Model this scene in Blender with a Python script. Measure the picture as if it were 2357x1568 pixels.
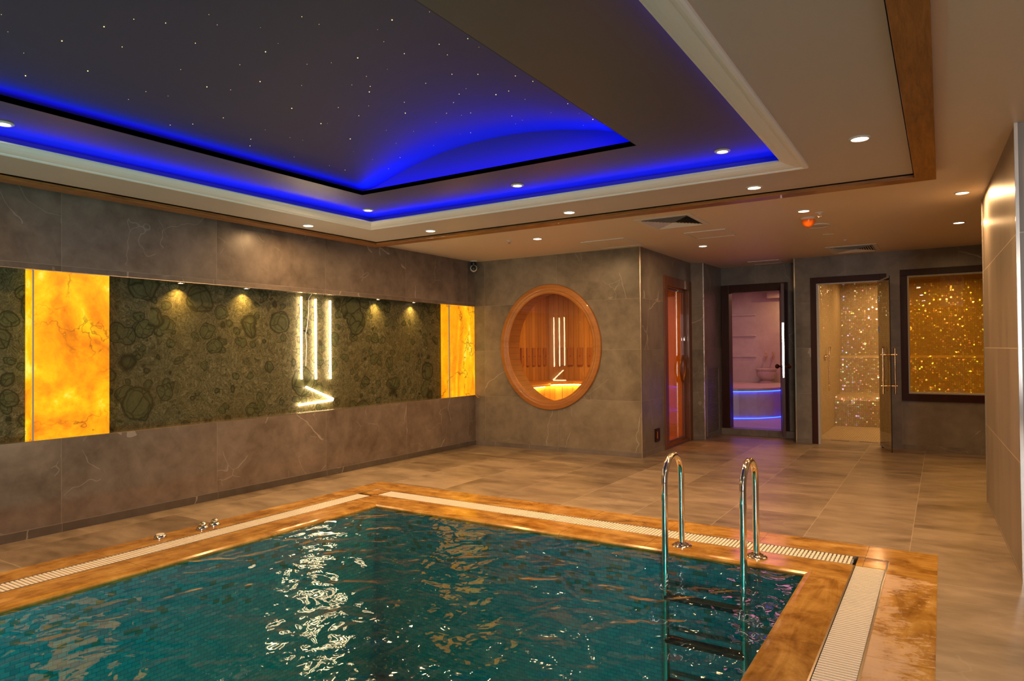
import bpy, bmesh, math, random
from mathutils import Vector, Matrix
PI = math.pi
random.seed(7)
for _o in list(bpy.data.objects): bpy.data.objects.remove(_o)
SC = bpy.context.scene
COL = SC.collection
# ------------------------------------------------------------------ camera
F_PX, YAW, PIT, ROLL, CAM_H = 1550.36, .568116, .0141455, -.00900871, 1.24
_fw = Vector((-math.sin(YAW)*math.cos(PIT), math.cos(YAW)*math.cos(PIT), math.sin(PIT)))
_rt = _fw.cross(Vector((0, 0, 1))).normalized(); _up = _rt.cross(_fw)
_r2 = math.cos(ROLL)*_rt + math.sin(ROLL)*_up; _u2 = -math.sin(ROLL)*_rt + math.cos(ROLL)*_up
cam = bpy.data.objects.new('camera', bpy.data.cameras.new('camera')); COL.objects.link(cam)
cam.data.sensor_width = 36; cam.data.lens = F_PX/2357*36; cam.data.clip_start = .05
cam.matrix_world = Matrix(((_r2.x, _u2.x, -_fw.x, 0), (_r2.y, _u2.y, -_fw.y, 0), (_r2.z, _u2.z, -_fw.z, CAM_H), (0, 0, 0, 1)))
SC.camera = cam
# ------------------------------------------------------------------ world, exposure
W = bpy.data.worlds.new('world'); SC.world = W; W.use_nodes = True
W.node_tree.nodes['Background'].inputs[0].default_value = (.02, .015, .012, 1)
W.node_tree.nodes['Background'].inputs[1].default_value = .3
SC.view_settings.view_transform = 'Standard'; SC.view_settings.look = 'None'
SC.view_settings.exposure = 0; SC.view_settings.gamma = 1; SC.view_settings.use_curve_mapping = False
SC.cycles.use_denoising = True; SC.cycles.adaptive_threshold = .02; SC.cycles.max_bounces = 10; SC.cycles.diffuse_bounces = 5
SC.cycles.glossy_bounces = 5; SC.cycles.transparent_max_bounces = 16; SC.cycles.sample_clamp_indirect = 6
SC.cycles.caustics_reflective = False; SC.cycles.caustics_refractive = False
# ------------------------------------------------------------------ lights
WARM = (1, .58, .25); SOFT = (1, .78, .58); BLUE = (0, .004, 1)
def area(name, loc, energy, color, sx=.07, sy=None, rot=(0, 0, 0), spread=PI):
    L = bpy.data.lights.new(name, 'AREA'); L.energy = energy; L.color = color; L.size = sx
    L.shape = 'DISK' if sy is None else 'RECTANGLE'
    if sy is not None: L.size_y = sy
    L.spread = spread
    o = bpy.data.objects.new(name, L); COL.objects.link(o); o.location = loc; o.rotation_euler = rot
    return o
# recessed downlights: (x, y, ceiling z, power, colour)
UP, SOF, LOW = 2.45, 2.37, 2.405
DOWN = [(-4.12, 1.53, UP, 5, WARM), (-4.124, 4.19, UP, 5, WARM), (-2.609, 4.18, UP, 5, WARM), (-1.118, 4.17, UP, 5, WARM),
        (-4.75, 4.08, SOF, 4, WARM), (-4.034, 4.915, SOF, 7, WARM), (-2.565, 4.91, SOF, 7, WARM), (-1.096, 4.90, SOF, 7, WARM), (-.358, 4.077, SOF, 7, WARM),
        (-3.55, 6.073, LOW, 7, WARM), (-2.273, 7.61, LOW, 3, WARM), (-.975, 6.164, LOW, 6, WARM), (.147, 6.136, LOW, 7, WARM), (.151, 7.60, LOW, 5, WARM)]
# unseen downlights added behind the camera to bring up the room's brightness
DOWN_BEHIND = [(-4.75, 1.1, SOF, 7, WARM), (-4.75, .2, SOF, 7, WARM), (-.358, 1.9, SOF, 1.6, SOFT), (-.358, -.3, SOF, 1.6, SOFT), (1.4, 2.6, LOW, 1.5, SOFT), (1.4, .2, LOW, 2, SOFT), (1.4, -2.2, LOW, 3, SOFT),
        (-1.118, -.8, UP, 5, WARM), (-4.12, -1.0, UP, 5, WARM), (-2.6, -2.3, SOF, 7, WARM)]
for (x, y, z, e, c) in DOWN + DOWN_BEHIND:
    area('downlight_lamp', (x, y, z-.022), e*2.2, c, .06, spread=2.0 if z == UP else 3.1)
area('soft_fill_light', (2.0, -4.6, 1.5), 210, (.95, .93, .92), 1.4, 1.8, (PI/2, 0, 0))      # added unseen soft light behind the camera, standing in for an entrance
NICHE = [(-5.28, 3.20), (-5.28, 3.82), (-5.28, 5.50), (-5.28, 6.10)]
for x, y in NICHE: area('niche_lamp', (x+.01, y, 1.806), 2.0, (1, .60, .16), .02, spread=1.9)
# unseen underwater lamps added in the near and right walls to brighten the water
for x, y, r_ in ((-.70, 2.2, PI/2), (-.70, .8, PI/2), (-.70, -.6, PI/2)): area('pool_fill_lamp', (x, y, -.55), 27, (.05, .68, .80), .2, rot=(0, r_, 0))
area('pool_fill_lamp', (-2.3, -2.05, -.55), 27, (.05, .68, .80), .2, rot=(PI/2, 0, 0))
# blue strips lying behind the mouldings
def strip_up(x0, y0, x1, y1, z, e):
    L = math.hypot(x1-x0, y1-y0); a = math.atan2(y1-y0, x1-x0)
    area('blue_strip_lamp', ((x0+x1)/2, (y0+y1)/2, z), e*L, BLUE, L, .008, (PI, 0, -a))
MX0, MX1, MY0, MY1 = -4.38, -.68, -2.0, 4.485       # moulding outer rectangle
SX0, SX1, SY0, SY1 = -3.765, -1.515, -1.4, 3.765      # star opening
d = .07
for a in ((MX0+d, MY0+d, MX0+d, MY1-d), (MX1-d, MY0+d, MX1-d, MY1-d), (MX0+d, MY1-d, MX1-d, MY1-d)): strip_up(*a, 2.396, 3.6)
d = .06
strip_up(SX0-d, SY0, SX0-d, SY1+d, 2.486, 1.8); strip_up(SX0-d, SY1+d, SX1+d, SY1+d, 2.486, 9)
# sauna, hamam and steam room
area('sauna_lamp', (-3.9, 8.2, 2.1), 34, (1, .50, .10), .3)
area('sauna_bench_lamp', (-4.9, 7.9, .62), 1.2, (1, .55, .08), 1.1, .06, (0, PI/2*.5, 0))
area('hamam_ceiling_lamp', (-2.7, 11.6, 2.28), 14, (1, .25, .44), 1.2, 1.2)
area('hamam_spot', (-2.25, 12.9, 2.26), 7, (1, .55, .2), .06)
area('steam_lamp', (-.5, 10.9, 2.28), 14, (1, .60, .25), .12)
area('steam_lamp', (.7, 11.0, 2.28), 16, (1, .60, .25), .12)
area('steam_lamp', (-.9, 12.2, 2.28), 7, (1, .60, .25), .08)  # unseen smaller lamps, here and below, added to make more mosaic tiles sparkle
area('steam_lamp', (.1, 12.2, 2.28), 7, (1, .60, .25), .08)
for x in (-.6, .15, .9): area('steam_lamp', (x, 9.9, 2.2), 5, (1, .60, .26), .05)
# ------------------------------------------------------------------ node helper
class G:
    def __init__(s, name, disp=False):
        s.m = bpy.data.materials.new(name); s.m.use_nodes = True; s.t = s.m.node_tree; s.t.nodes.clear()
        s.out = s.t.nodes.new('ShaderNodeOutputMaterial')
    def n(s, typ, **k):
        nd = s.t.nodes.new('ShaderNode'+typ)
        for a, b in k.items():
            if a in nd.bl_rna.properties and a != 'inputs': setattr(nd, a, b)
        return nd
    def put(s, sock, v):
        if v is None: return
        if hasattr(v, 'links'): s.t.links.new(v, sock)
        else:
            try: sock.default_value = v
            except Exception: sock.default_value = tuple(v)+(1,) if len(v) == 3 else v
    def math(s, op, a, b=None, c=None, clamp=False):
        nd = s.n('Math'); nd.operation = op; nd.use_clamp = clamp
        s.put(nd.inputs[0], a); s.put(nd.inputs[1], b)
        if c is not None: s.put(nd.inputs[2], c)
        return nd.outputs[0]
    def pos(s): return s.n('NewGeometry').outputs['Position']
    def xyz(s, v):
        nd = s.n('SeparateXYZ'); s.put(nd.inputs[0], v); return nd.outputs
    def comb(s, x, y, z):
        nd = s.n('CombineXYZ'); s.put(nd.inputs[0], x); s.put(nd.inputs[1], y); s.put(nd.inputs[2], z); return nd.outputs[0]
    def vm(s, op, a, b=None, sc=None):
        nd = s.n('VectorMath'); nd.operation = op; s.put(nd.inputs[0], a)
        if b is not None: s.put(nd.inputs[1], b)
        if sc is not None: s.put(nd.inputs['Scale'], sc)
        return nd.outputs[0]
    def noise(s, v, scale, detail=3, rough=.5, dist=0, col=False):
        nd = s.n('TexNoise'); s.put(nd.inputs['Vector'], v); s.put(nd.inputs['Scale'], scale); s.put(nd.inputs['Detail'], detail)
        s.put(nd.inputs['Roughness'], rough); s.put(nd.inputs['Distortion'], dist)
        return nd.outputs['Color'] if col else nd.outputs[0]
    def voro(s, v, scale, feature='F1', out='Distance', rnd=1):
        nd = s.n('TexVoronoi'); nd.feature = feature; s.put(nd.inputs['Vector'], v); s.put(nd.inputs['Scale'], scale); s.put(nd.inputs['Randomness'], rnd)
        return nd.outputs[out]
    def white(s, v, out='Value'):
        nd = s.n('TexWhiteNoise'); s.put(nd.inputs['Vector'], v); return nd.outputs[out]
    def ramp(s, f, stops, interp='LINEAR'):
        nd = s.n('ValToRGB'); cr = nd.color_ramp; cr.interpolation = interp
        while len(cr.elements) < len(stops): cr.elements.new(.5)
        for e, (p, c) in zip(cr.elements, stops):
            e.position = p; e.color = tuple(c)+(1,) if len(c) == 3 else c
        s.put(nd.inputs[0], f); return nd.outputs[0]
    def mix(s, f, a, b, blend='MIX'):
        nd = s.n('Mix'); nd.data_type = 'RGBA'; nd.blend_type = blend
        s.put(nd.inputs[0], f)
        for i, v in ((6, a), (7, b)):
            if isinstance(v, (tuple, list)) and len(v) == 3: v = tuple(v)+(1,)
            s.put(nd.inputs[i], v)
        return nd.outputs[2]
    def bump(s, h, dist=.01, strength=1, normal=None):
        nd = s.n('Bump'); s.put(nd.inputs['Height'], h); nd.inputs['Distance'].default_value = dist; nd.inputs['Strength'].default_value = strength
        if normal is not None: s.put(nd.inputs['Normal'], normal)
        return nd.outputs[0]
    def pbr(s, col, rough=.5, metal=0, normal=None, spec=.5, em=None, es=0, coat=0):
        nd = s.n('BsdfPrincipled')
        if isinstance(col, (tuple, list)) and len(col) == 3: col = tuple(col)+(1,)
        s.put(nd.inputs['Base Color'], col); s.put(nd.inputs['Roughness'], rough); s.put(nd.inputs['Metallic'], metal)
        s.put(nd.inputs['Specular IOR Level'], spec); s.put(nd.inputs['Coat Weight'], coat)
        if normal is not None: s.put(nd.inputs['Normal'], normal)
        if em is not None:
            if isinstance(em, (tuple, list)) and len(em) == 3: em = tuple(em)+(1,)
            s.put(nd.inputs['Emission Color'], em); s.put(nd.inputs['Emission Strength'], es)
        return nd.outputs[0]
    def end(s, sh, vol=None):
        s.t.links.new(sh, s.out.inputs[0])
        if vol is not None: s.t.links.new(vol, s.out.inputs[1])
        return s.m
def flat(name, col, rough=.5, metal=0, spec=.5, em=None, es=0, coat=0, grain=.04):
    g = G(name); p = g.n('TexCoord').outputs['Object']; n = g.noise(p, 60, 2)
    c = g.mix(n, tuple(x*(1-grain) for x in col), tuple(min(1, x*(1+grain)) for x in col))
    return g.end(g.pbr(c, rough, metal, spec=spec, em=em, es=es, coat=coat))
def tiles(name, ax, u0, v0, w, h, dark, light, rough=(.25, .42), shift=0, vein=1, streak=(1, 1, 1), grout=.0025, gcol=(.42, .36, .30), seed=0, mottle=1.6, con=2.7):
    g = G(name); P = g.pos(); X = g.xyz(P); u = X['xyz'.index(ax[0])]; v = X['xyz'.index(ax[1])]
    vv = g.math('DIVIDE', g.math('SUBTRACT', v, v0), h); iv = g.math('FLOOR', vv)
    uu = g.math('DIVIDE', g.math('SUBTRACT', u, u0), w)
    if shift: uu = g.math('ADD', uu, g.math('MULTIPLY', iv, shift))
    iu = g.math('FLOOR', uu); fu = g.math('FRACT', uu); fv = g.math('FRACT', vv)
    du = g.math('MULTIPLY', g.math('MINIMUM', fu, g.math('SUBTRACT', 1, fu)), w)
    dv = g.math('MULTIPLY', g.math('MINIMUM', fv, g.math('SUBTRACT', 1, fv)), h)
    line = g.math('LESS_THAN', g.math('MINIMUM', du, dv), grout/2)
    idv = g.comb(iu, iv, seed); rnd = g.white(idv, 'Color'); rv = g.white(idv, 'Value')
    q = g.vm('ADD', g.vm('MULTIPLY', P, streak), g.vm('MULTIPLY', rnd, (17, 13, 11)))
    n1 = g.noise(q, mottle, 7, .6, .8); n2 = g.noise(q, mottle*5.5, 5, .6, .3); n3 = g.noise(q, mottle*.5, 3, .5, 0)
    f = g.math('ADD', g.math('MULTIPLY', n1, .62), g.math('MULTIPLY', n2, .38))
    f = g.math('ADD', g.math('MULTIPLY', g.math('SUBTRACT', f, .5), con), g.math('ADD', .34, g.math('MULTIPLY', rv, .26)), clamp=True)
    c = g.mix(f, dark, light)
    # pale fractures
    wv = g.vm('ADD', q, g.vm('MULTIPLY', g.noise(q, 2.6, 3, .5, 0, True), (.30, .30, .30)))
    e1 = g.voro(g.vm('MULTIPLY', wv, (1, 1, .6)), 1.15, 'DISTANCE_TO_EDGE'); m1 = g.math('MULTIPLY', g.math('LESS_THAN', e1, .005), g.math('GREATER_THAN', n3, .56))
    e2 = g.voro(wv, 3.1, 'DISTANCE_TO_EDGE'); m2 = g.math('MULTIPLY', g.math('LESS_THAN', e2, .008), g.math('GREATER_THAN', g.noise(q, 1.7, 2), .60))
    vm_ = g.math('MULTIPLY', g.math('ADD', g.math('MULTIPLY', m1, .34), g.math('MULTIPLY', m2, .2)), vein, clamp=True)
    c = g.mix(vm_, c, (.62, .56, .50)); c = g.mix(g.math('MULTIPLY', line, .55), c, gcol)
    r = g.math('ADD', rough[0], g.math('MULTIPLY', n2, rough[1]-rough[0]))
    hgt = g.math('SUBTRACT', g.math('MULTIPLY', n2, .25), line)
    return g.end(g.pbr(c, r, normal=g.bump(hgt, .0012, .5)))
D1, L1 = (.10, .072, .055), (.27, .212, .172)
M = {}
M['tile_left'] = tiles('marble_tile_left', 'yz', 2.279, .06, 1.2, .6, D1, L1, seed=1)
M['tile_front'] = tiles('marble_tile_front', 'xz', -5.04, .055, 1.08, .588, (.12, .095, .062), (.30, .245, .175), seed=2)
M['tile_side'] = tiles('marble_tile_side', 'yz', 7.235, .055, 1.2, .588, (.12, .1, .084), (.25, .215, .185), seed=3)
M['tile_back'] = tiles('marble_tile_back', 'xz', -1.62, .055, 1.2, .588, (.12, .1, .082), (.26, .22, .185), seed=4, shift=.5)
M['tile_right'] = tiles('marble_tile_right', 'yz', 5.541, .62, 1.2, .605, (.19, .155, .125), (.33, .28, .235), rough=(.34, .42), seed=5, streak=(1, 2, .3), vein=.2, mottle=1.0, grout=.006, gcol=(.75, .62, .48), con=2.6)
M['tile_floor'] = tiles('marble_tile_floor', 'yx', 4.775, -.785, 1.2, .6, (.105, .075, .052), (.37, .29, .215), rough=(.32, .46), seed=6, shift=.5, streak=(.7, 1.5, 1), vein=.25, grout=.005, mottle=1.2, con=3.1, gcol=(.5, .42, .34))
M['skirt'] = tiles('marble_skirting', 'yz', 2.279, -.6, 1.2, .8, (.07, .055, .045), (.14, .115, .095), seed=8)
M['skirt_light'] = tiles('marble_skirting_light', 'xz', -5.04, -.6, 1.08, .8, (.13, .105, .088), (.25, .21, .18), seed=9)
M['paint'] = flat('ceiling_paint', (.76, .63, .49), .5, grain=.02)
M['soffit'] = flat('soffit_paint', (.57, .50, .445), .5, grain=.02)
M['dark_paint'] = flat('dark_ceiling_paint', (.095, .085, .078), .42, grain=.02)
M['lip_paint'] = flat('lip_paint', (.04, .035, .04), .5, grain=.02)
M['star_paint'] = flat('star_ceiling_film', (.085, .06, .082), .7, grain=.02)
M['plaster'] = flat('moulding_plaster', (.93, .91, .88), .5, grain=.01)
M['steel'] = flat('polished_steel', (.80, .77, .73), .09, 1, grain=.01)
M['brass'] = flat('polished_brass', (.85, .6, .34), .2, 1, grain=.02)
M['metal_trim'] = flat('metal_edge_trim', (.75, .68, .58), .25, 1, grain=.01)
M['white_plastic'] = flat('white_plastic', (.72, .70, .66), .4)
M['grey_plastic'] = flat('grey_seal', (.42, .42, .43), .4)
M['black_plastic'] = flat('black_plastic', (.012, .012, .012), .35)
M['dark_gap'] = flat('dark_recess', (.015, .012, .01), .8)
M['grate'] = flat('grate_plastic', (.78, .74, .68), .45, grain=.03)
M['lamp_face'] = flat('lamp_face', (1, .9, .75), .4, em=(1, .80, .52), es=14)
M['neon'] = flat('neon_tube', (1, .9, .75), .4, em=(1, .72, .40), es=34)
M['star'] = flat('star_point', (1, .9, .5), .4, em=(1, .70, .20), es=4)
M['blue_glow'] = flat('blue_strip', (.1, .1, 1), .4, em=(.008, .04, 1), es=20)
M['amber_glow'] = flat('amber_strip', (1, .6, .1), .4, em=(1, .58, .05), es=380)
M['orange_dome'] = flat('orange_lens', (.85, .16, .01), .25, em=(.9, .12, .0), es=.06)
M['grille'] = flat('grille_metal', (.22, .19, .18), .45, .3)
M['mirror_dark'] = flat('dark_lens', (.02, .018, .016), .1)
for k in ('lamp_face', 'star'): M[k].cycles.emission_sampling = 'NONE'
def wood(name, a, b, axis='z', scale=14, rough=.35, plank=None, coat=.2, groove=.004, spec=.5):
    g = G(name); P = g.n('TexCoord').outputs['Object']
    st = {'z': (1, 1, .09), 'x': (.09, 1, 1), 'y': (1, .09, 1)}[axis]
    q = g.vm('MULTIPLY', P, st); n = g.noise(q, scale, 5, .6, .6); n2 = g.noise(q, scale*5, 3, .6, 0)
    f = g.math('ADD', g.math('MULTIPLY', n, .7), g.math('MULTIPLY', n2, .3))
    f = g.math('ADD', g.math('MULTIPLY', g.math('SUBTRACT', f, .5), 2.2), .5, clamp=True)
    c = g.mix(f, a, b); nrm = g.bump(n2, .0008, .4)
    if plank:
        pa, pw = plank; X = g.xyz(P); u = g.math('DIVIDE', X['xyz'.index(pa)], pw); fu = g.math('FRACT', u); iu = g.math('FLOOR', u)
        ln = g.math('LESS_THAN', g.math('MULTIPLY', g.math('MINIMUM', fu, g.math('SUBTRACT', 1, fu)), pw), groove/2)
        rv = g.white(g.comb(iu, 0, 3))
        c = g.mix(g.math('MULTIPLY', rv, .35), c, tuple(x*.55 for x in a)); c = g.mix(g.math('MULTIPLY', ln, .85), c, tuple(x*.12 for x in a))
        nrm = g.bump(g.math('MULTIPLY', ln, -1), .004, .7)
    return g.end(g.pbr(c, rough, normal=nrm, coat=coat, spec=spec))
M['wood_trim'] = wood('walnut_veneer', (.13, .045, .011), (.50, .205, .05), 'y', 42)
M['wood_trim_x'] = wood('walnut_veneer_across', (.13, .045, .011), (.50, .205, .05), 'x', 42)
M['wood_frame'] = wood('dark_mahogany', (.018, .0035, .002), (.050, .010, .005), 'z', 20, .38, coat=0, spec=.22)
M['wood_door'] = wood('sauna_door_wood', (.09, .028, .007), (.20, .065, .016), 'z', 18, .4)
M['wood_ring'] = wood('ring_wood', (.30, .105, .018), (.50, .20, .04), 'x', 10, .4)
M['sauna_x'] = wood('sauna_slats', (.42, .19, .055), (.66, .345, .11), 'z', 12, .5, ('x', .088))
M['sauna_y'] = wood('sauna_slats_side', (.42, .19, .055), (.66, .345, .11), 'z', 12, .5, ('y', .088))
M['sauna_board'] = wood('sauna_board_wood', (.28, .105, .03), (.46, .19, .06), 'z', 12, .5)
M['sauna_plain'] = wood('sauna_wood', (.34, .13, .04), (.55, .24, .08), 'y', 12, .5)
# travertine of the pool edge
def travertine():
    g = G('travertine_coping'); P = g.pos(); X = g.xyz(P)
    s1 = g.vm('MULTIPLY', P, (1, 4.5, 1)); s2 = g.vm('MULTIPLY', P, (4.5, 1, 1))
    far = g.math('GREATER_THAN', X[1], 3.99)
    q = g.mix(far, s1, s1); qs = g.mix(far, s2, s1)
    n = g.noise(qs, 1.8, 7, .65, .9); n2 = g.noise(P, 7, 6, .65, .5); n3 = g.noise(P, 2.3, 4, .6, .4)
    f = g.math('ADD', g.math('MULTIPLY', n, .55), g.math('MULTIPLY', n2, .45)); f = g.math('ADD', g.math('MULTIPLY', g.math('SUBTRACT', f, .5), 3.0), .5, clamp=True)
    c = g.ramp(f, [(0, (.14, .060, .010)), (.35, (.32, .155, .028)), (.7, (.50, .28, .065)), (1, (.64, .42, .15))])
    # dry lime bloom on the outer slabs to the right
    outer = g.math('GREATER_THAN', X[0], -.29)
    bl = g.math('MULTIPLY', g.math('MULTIPLY', outer, g.math('LESS_THAN', X[1], 4.2)), g.math('MULTIPLY', g.math('SUBTRACT', g.math('ADD', g.math('MULTIPLY', n3, .45), g.math('MULTIPLY', g.noise(g.vm('MULTIPLY', P, (.5, 1, 1)), 34, 5, .75), .55)), g.math('ADD', .485, g.math('MULTIPLY', g.math('ADD', X[0], .12), .75))), 7, clamp=True))
    c = g.mix(g.math('MULTIPLY', bl, .75), c, (.62, .46, .36))
    jx = g.math('FRACT', g.math('DIVIDE', g.math('ADD', X[0], 4.6), .60)); jy = g.math('FRACT', g.math('DIVIDE', g.math('ADD', X[1], 2.35), .90))
    lx = g.math('MULTIPLY', g.math('LESS_THAN', jx, .005), g.math('GREATER_THAN', X[1], 3.99)); ly = g.math('MULTIPLY', g.math('LESS_THAN', jy, .0035), g.math('LESS_THAN', X[1], 3.99))
    ln = g.math('MAXIMUM', lx, ly); c = g.mix(g.math('MULTIPLY', ln, .7), c, (.10, .05, .02))
    r = g.math('ADD', .10, g.math('MULTIPLY', bl, .45)); r = g.math('ADD', r, g.math('MULTIPLY', n2, .12))
    return g.end(g.pbr(c, r, normal=g.bump(n2, .001, .25), coat=.0))
M['coping'] = travertine()
def mosaic_pool():
    g = G('pool_mosaic'); P = g.pos(); X = g.xyz(P); nr = g.xyz(g.n('NewGeometry').outputs['Normal'])
    onx = g.math('GREATER_THAN', g.math('ABSOLUTE', nr[0]), .5); onz = g.math('GREATER_THAN', g.math('ABSOLUTE', nr[2]), .5)
    u = g.math('ADD', g.math('MULTIPLY', X[0], g.math('SUBTRACT', 1, onx)), g.math('MULTIPLY', X[1], onx))
    v = g.math('ADD', g.math('MULTIPLY', X[2], g.math('SUBTRACT', 1, onz)), g.math('MULTIPLY', X[1], onz))
    w, h = .042, .024
    vv = g.math('DIVIDE', v, h); iv = g.math('FLOOR', vv); uu = g.math('ADD', g.math('DIVIDE', u, w), g.math('MULTIPLY', iv, .5)); iu = g.math('FLOOR', uu)
    fu = g.math('FRACT', uu); fv = g.math('FRACT', vv)
    ln = g.math('LESS_THAN', g.math('MINIMUM', g.math('MULTIPLY', g.math('MINIMUM', fu, g.math('SUBTRACT', 1, fu)), w), g.math('MULTIPLY', g.math('MINIMUM', fv, g.math('SUBTRACT', 1, fv)), h)), .0016)
    rv = g.white(g.comb(iu, iv, 2))
    border = g.math('GREATER_THAN', X[2], -.42); rv = g.math('MULTIPLY', rv, g.math('ADD', .8, g.math('MULTIPLY', border, .2)))
    c = g.ramp(rv, [(0, (.06, .38, .46)), (.45, (.08, .45, .52)), (.8, (.05, .32, .40)), (.9, (.17, .24, .18)), (1, (.14, .19, .13))], 'CONSTANT')
    c = g.mix(g.math('MULTIPLY', ln, .6), c, (.03, .10, .12))
    return g.end(g.pbr(c, .3))
M['pool_mosaic'] = mosaic_pool()
def water():
    g = G('pool_water'); P = g.pos()
    q = g.vm('MULTIPLY', P, (1, 1, 1))
    w1 = g.noise(q, 4.6, 1, .4, .9); w2 = g.noise(q, 12, 1, .5, .8); w3 = g.noise(q, 1.3, 1, .5, .3)
    gate = g.noise(q, .8, 2, .5)
    h = g.math('ADD', g.math('ADD', g.math('MULTIPLY', w1, .30), g.math('MULTIPLY', w3, .55)), g.math('MULTIPLY', w2, .05))
    nr = g.bump(h, .10, 1.0)
    fr = g.n('Fresnel'); fr.inputs[0].default_value = 1.33; g.put(fr.inputs['Normal'], nr)
    gl = g.n('BsdfGlossy'); gl.inputs['Roughness'].default_value = .04; g.put(gl.inputs['Normal'], nr); gl.inputs[0].default_value = (1, 1, 1, 1)
    tr = g.n('BsdfTransparent'); tr.inputs[0].default_value = (.93, .98, .98, 1)
    mx = g.n('MixShader'); g.put(mx.inputs[0], fr.outputs[0]); g.put(mx.inputs[1], tr.outputs[0]); g.put(mx.inputs[2], gl.outputs[0])
    ab = g.n('VolumeAbsorption'); ab.inputs[0].default_value = (.0, .72, .62, 1); ab.inputs[1].default_value = .65
    return g.end(mx.outputs[0], ab.outputs[0])
M['water'] = water()
def glass(name, tint, rough=.01, ior=1.5, gloss=(1, 1, 1)):
    g = G(name); fr = g.n('Fresnel'); fr.inputs[0].default_value = ior
    gl = g.n('BsdfGlossy'); gl.inputs['Roughness'].default_value = rough; gl.inputs[0].default_value = tuple(gloss)+(1,)
    tr = g.n('BsdfTransparent'); tr.inputs[0].default_value = tuple(tint)+(1,)
    front = g.math('SUBTRACT', 1, g.n('NewGeometry').outputs['Backfacing'])
    mx = g.n('MixShader'); g.put(mx.inputs[0], g.math('MULTIPLY', g.math('MULTIPLY', fr.outputs[0], 1.0, clamp=True), front)); g.put(mx.inputs[1], tr.outputs[0]); g.put(mx.inputs[2], gl.outputs[0])
    return g.end(mx.outputs[0])
M['glass_clear'] = glass('window_glass', (.9, .9, .88))
M['glass_bronze'] = glass('bronze_glass', (.50, .36, .14))
M['glass_amber'] = glass('amber_glass', (.78, .66, .28))
M['glass_sauna'] = glass('sauna_door_glass', (.82, .66, .42))
def rainforest():
    g = G('green_fossil_stone'); P = g.pos(); X = g.xyz(P)
    q = g.comb(0, X[1], X[2])
    wv = g.vm('ADD', q, g.vm('MULTIPLY', g.vm('SUBTRACT', g.noise(q, 5, 4, .6, 0, True), (.5, .5, .5)), (0, .22, .22)))
    fine = g.noise(wv, 17, 6, .72, 2.6)
    curl = g.math('ABSOLUTE', g.math('SUBTRACT', g.noise(wv, 9, 4, .7, 3.0), .5)); curl = g.math('SUBTRACT', 1, g.math('MULTIPLY', curl, 11), clamp=True)
    curd = g.math('ABSOLUTE', g.math('SUBTRACT', g.noise(g.vm('ADD', wv, (3, 3, 3)), 12, 4, .7, 2.4), .5)); curd = g.math('SUBTRACT', 1, g.math('MULTIPLY', curd, 14), clamp=True)
    big = g.noise(q, 1.3, 4, .6, .5)
    c = g.ramp(fine, [(.30, (.030, .032, .013)), (.5, (.080, .078, .034)), (.70, (.21, .19, .10))])
    c = g.mix(g.math('MULTIPLY', curl, .55), c, (.215, .19, .115)); c = g.mix(g.math('MULTIPLY', curd, .6), c, (.022, .020, .008))
    # pebble like nodules with dark rims and a web of dark cracks
    wn = g.vm('ADD', q, g.vm('MULTIPLY', g.vm('SUBTRACT', g.noise(q, 6, 3, .5, 0, True), (.5, .5, .5)), (0, .10, .10)))
    for sc, thr in ((9.0, .50), (5.0, .49), (2.7, .50)):
        dd = g.voro(wn, sc); mask = g.math('GREATER_THAN', g.white(g.vm('ADD', g.voro(wn, sc, 'F1', 'Position'), (1, 2, 3))), thr)
        inner = g.math('MULTIPLY', g.math('LESS_THAN', dd, .36), mask); r1 = g.math('SUBTRACT', 1, g.math('MULTIPLY', g.math('ABSOLUTE', g.math('SUBTRACT', dd, .35)), 26 if sc < 8 else 18), clamp=True)
        rim = g.math('MULTIPLY', r1, mask); r2 = g.math('MULTIPLY', g.math('SUBTRACT', 1, g.math('MULTIPLY', g.math('ABSOLUTE', g.math('SUBTRACT', dd, .27)), 45), clamp=True), mask)
        cell = g.voro(g.vm('ADD', wn, (5, 5, 5)), sc*2.6, 'DISTANCE_TO_EDGE'); crk = g.math('MULTIPLY', g.math('SUBTRACT', 1, g.math('MULTIPLY', cell, 16), clamp=True), inner)
        body = g.mix(g.noise(wn, sc*3, 3), (.035, .046, .018), (.12, .13, .062))
        c = g.mix(g.math('MULTIPLY', inner, .75), c, body); c = g.mix(g.math('MULTIPLY', g.math('MAXIMUM', g.math('MAXIMUM', rim, g.math('MULTIPLY', r2, .6)), crk), .88), c, (.014, .013, .005))
    c = g.mix(g.math('MULTIPLY', g.math('SUBTRACT', big, .45), 2.2, clamp=True), c, g.mix(.5, c, (.11, .075, .02)))
    ye = g.math('LESS_THAN', g.math('MINIMUM', g.math('ABSOLUTE', g.math('SUBTRACT', X[1], 4.25)), g.math('ABSOLUTE', g.math('SUBTRACT', X[1], 6.2))), .0012)
    c = g.mix(g.math('MULTIPLY', ye, .6), c, (.02, .02, .01))
    return g.end(g.pbr(c, .45, spec=.18, normal=g.bump(fine, .0015, .3)))
M['rainforest'] = rainforest()
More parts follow.
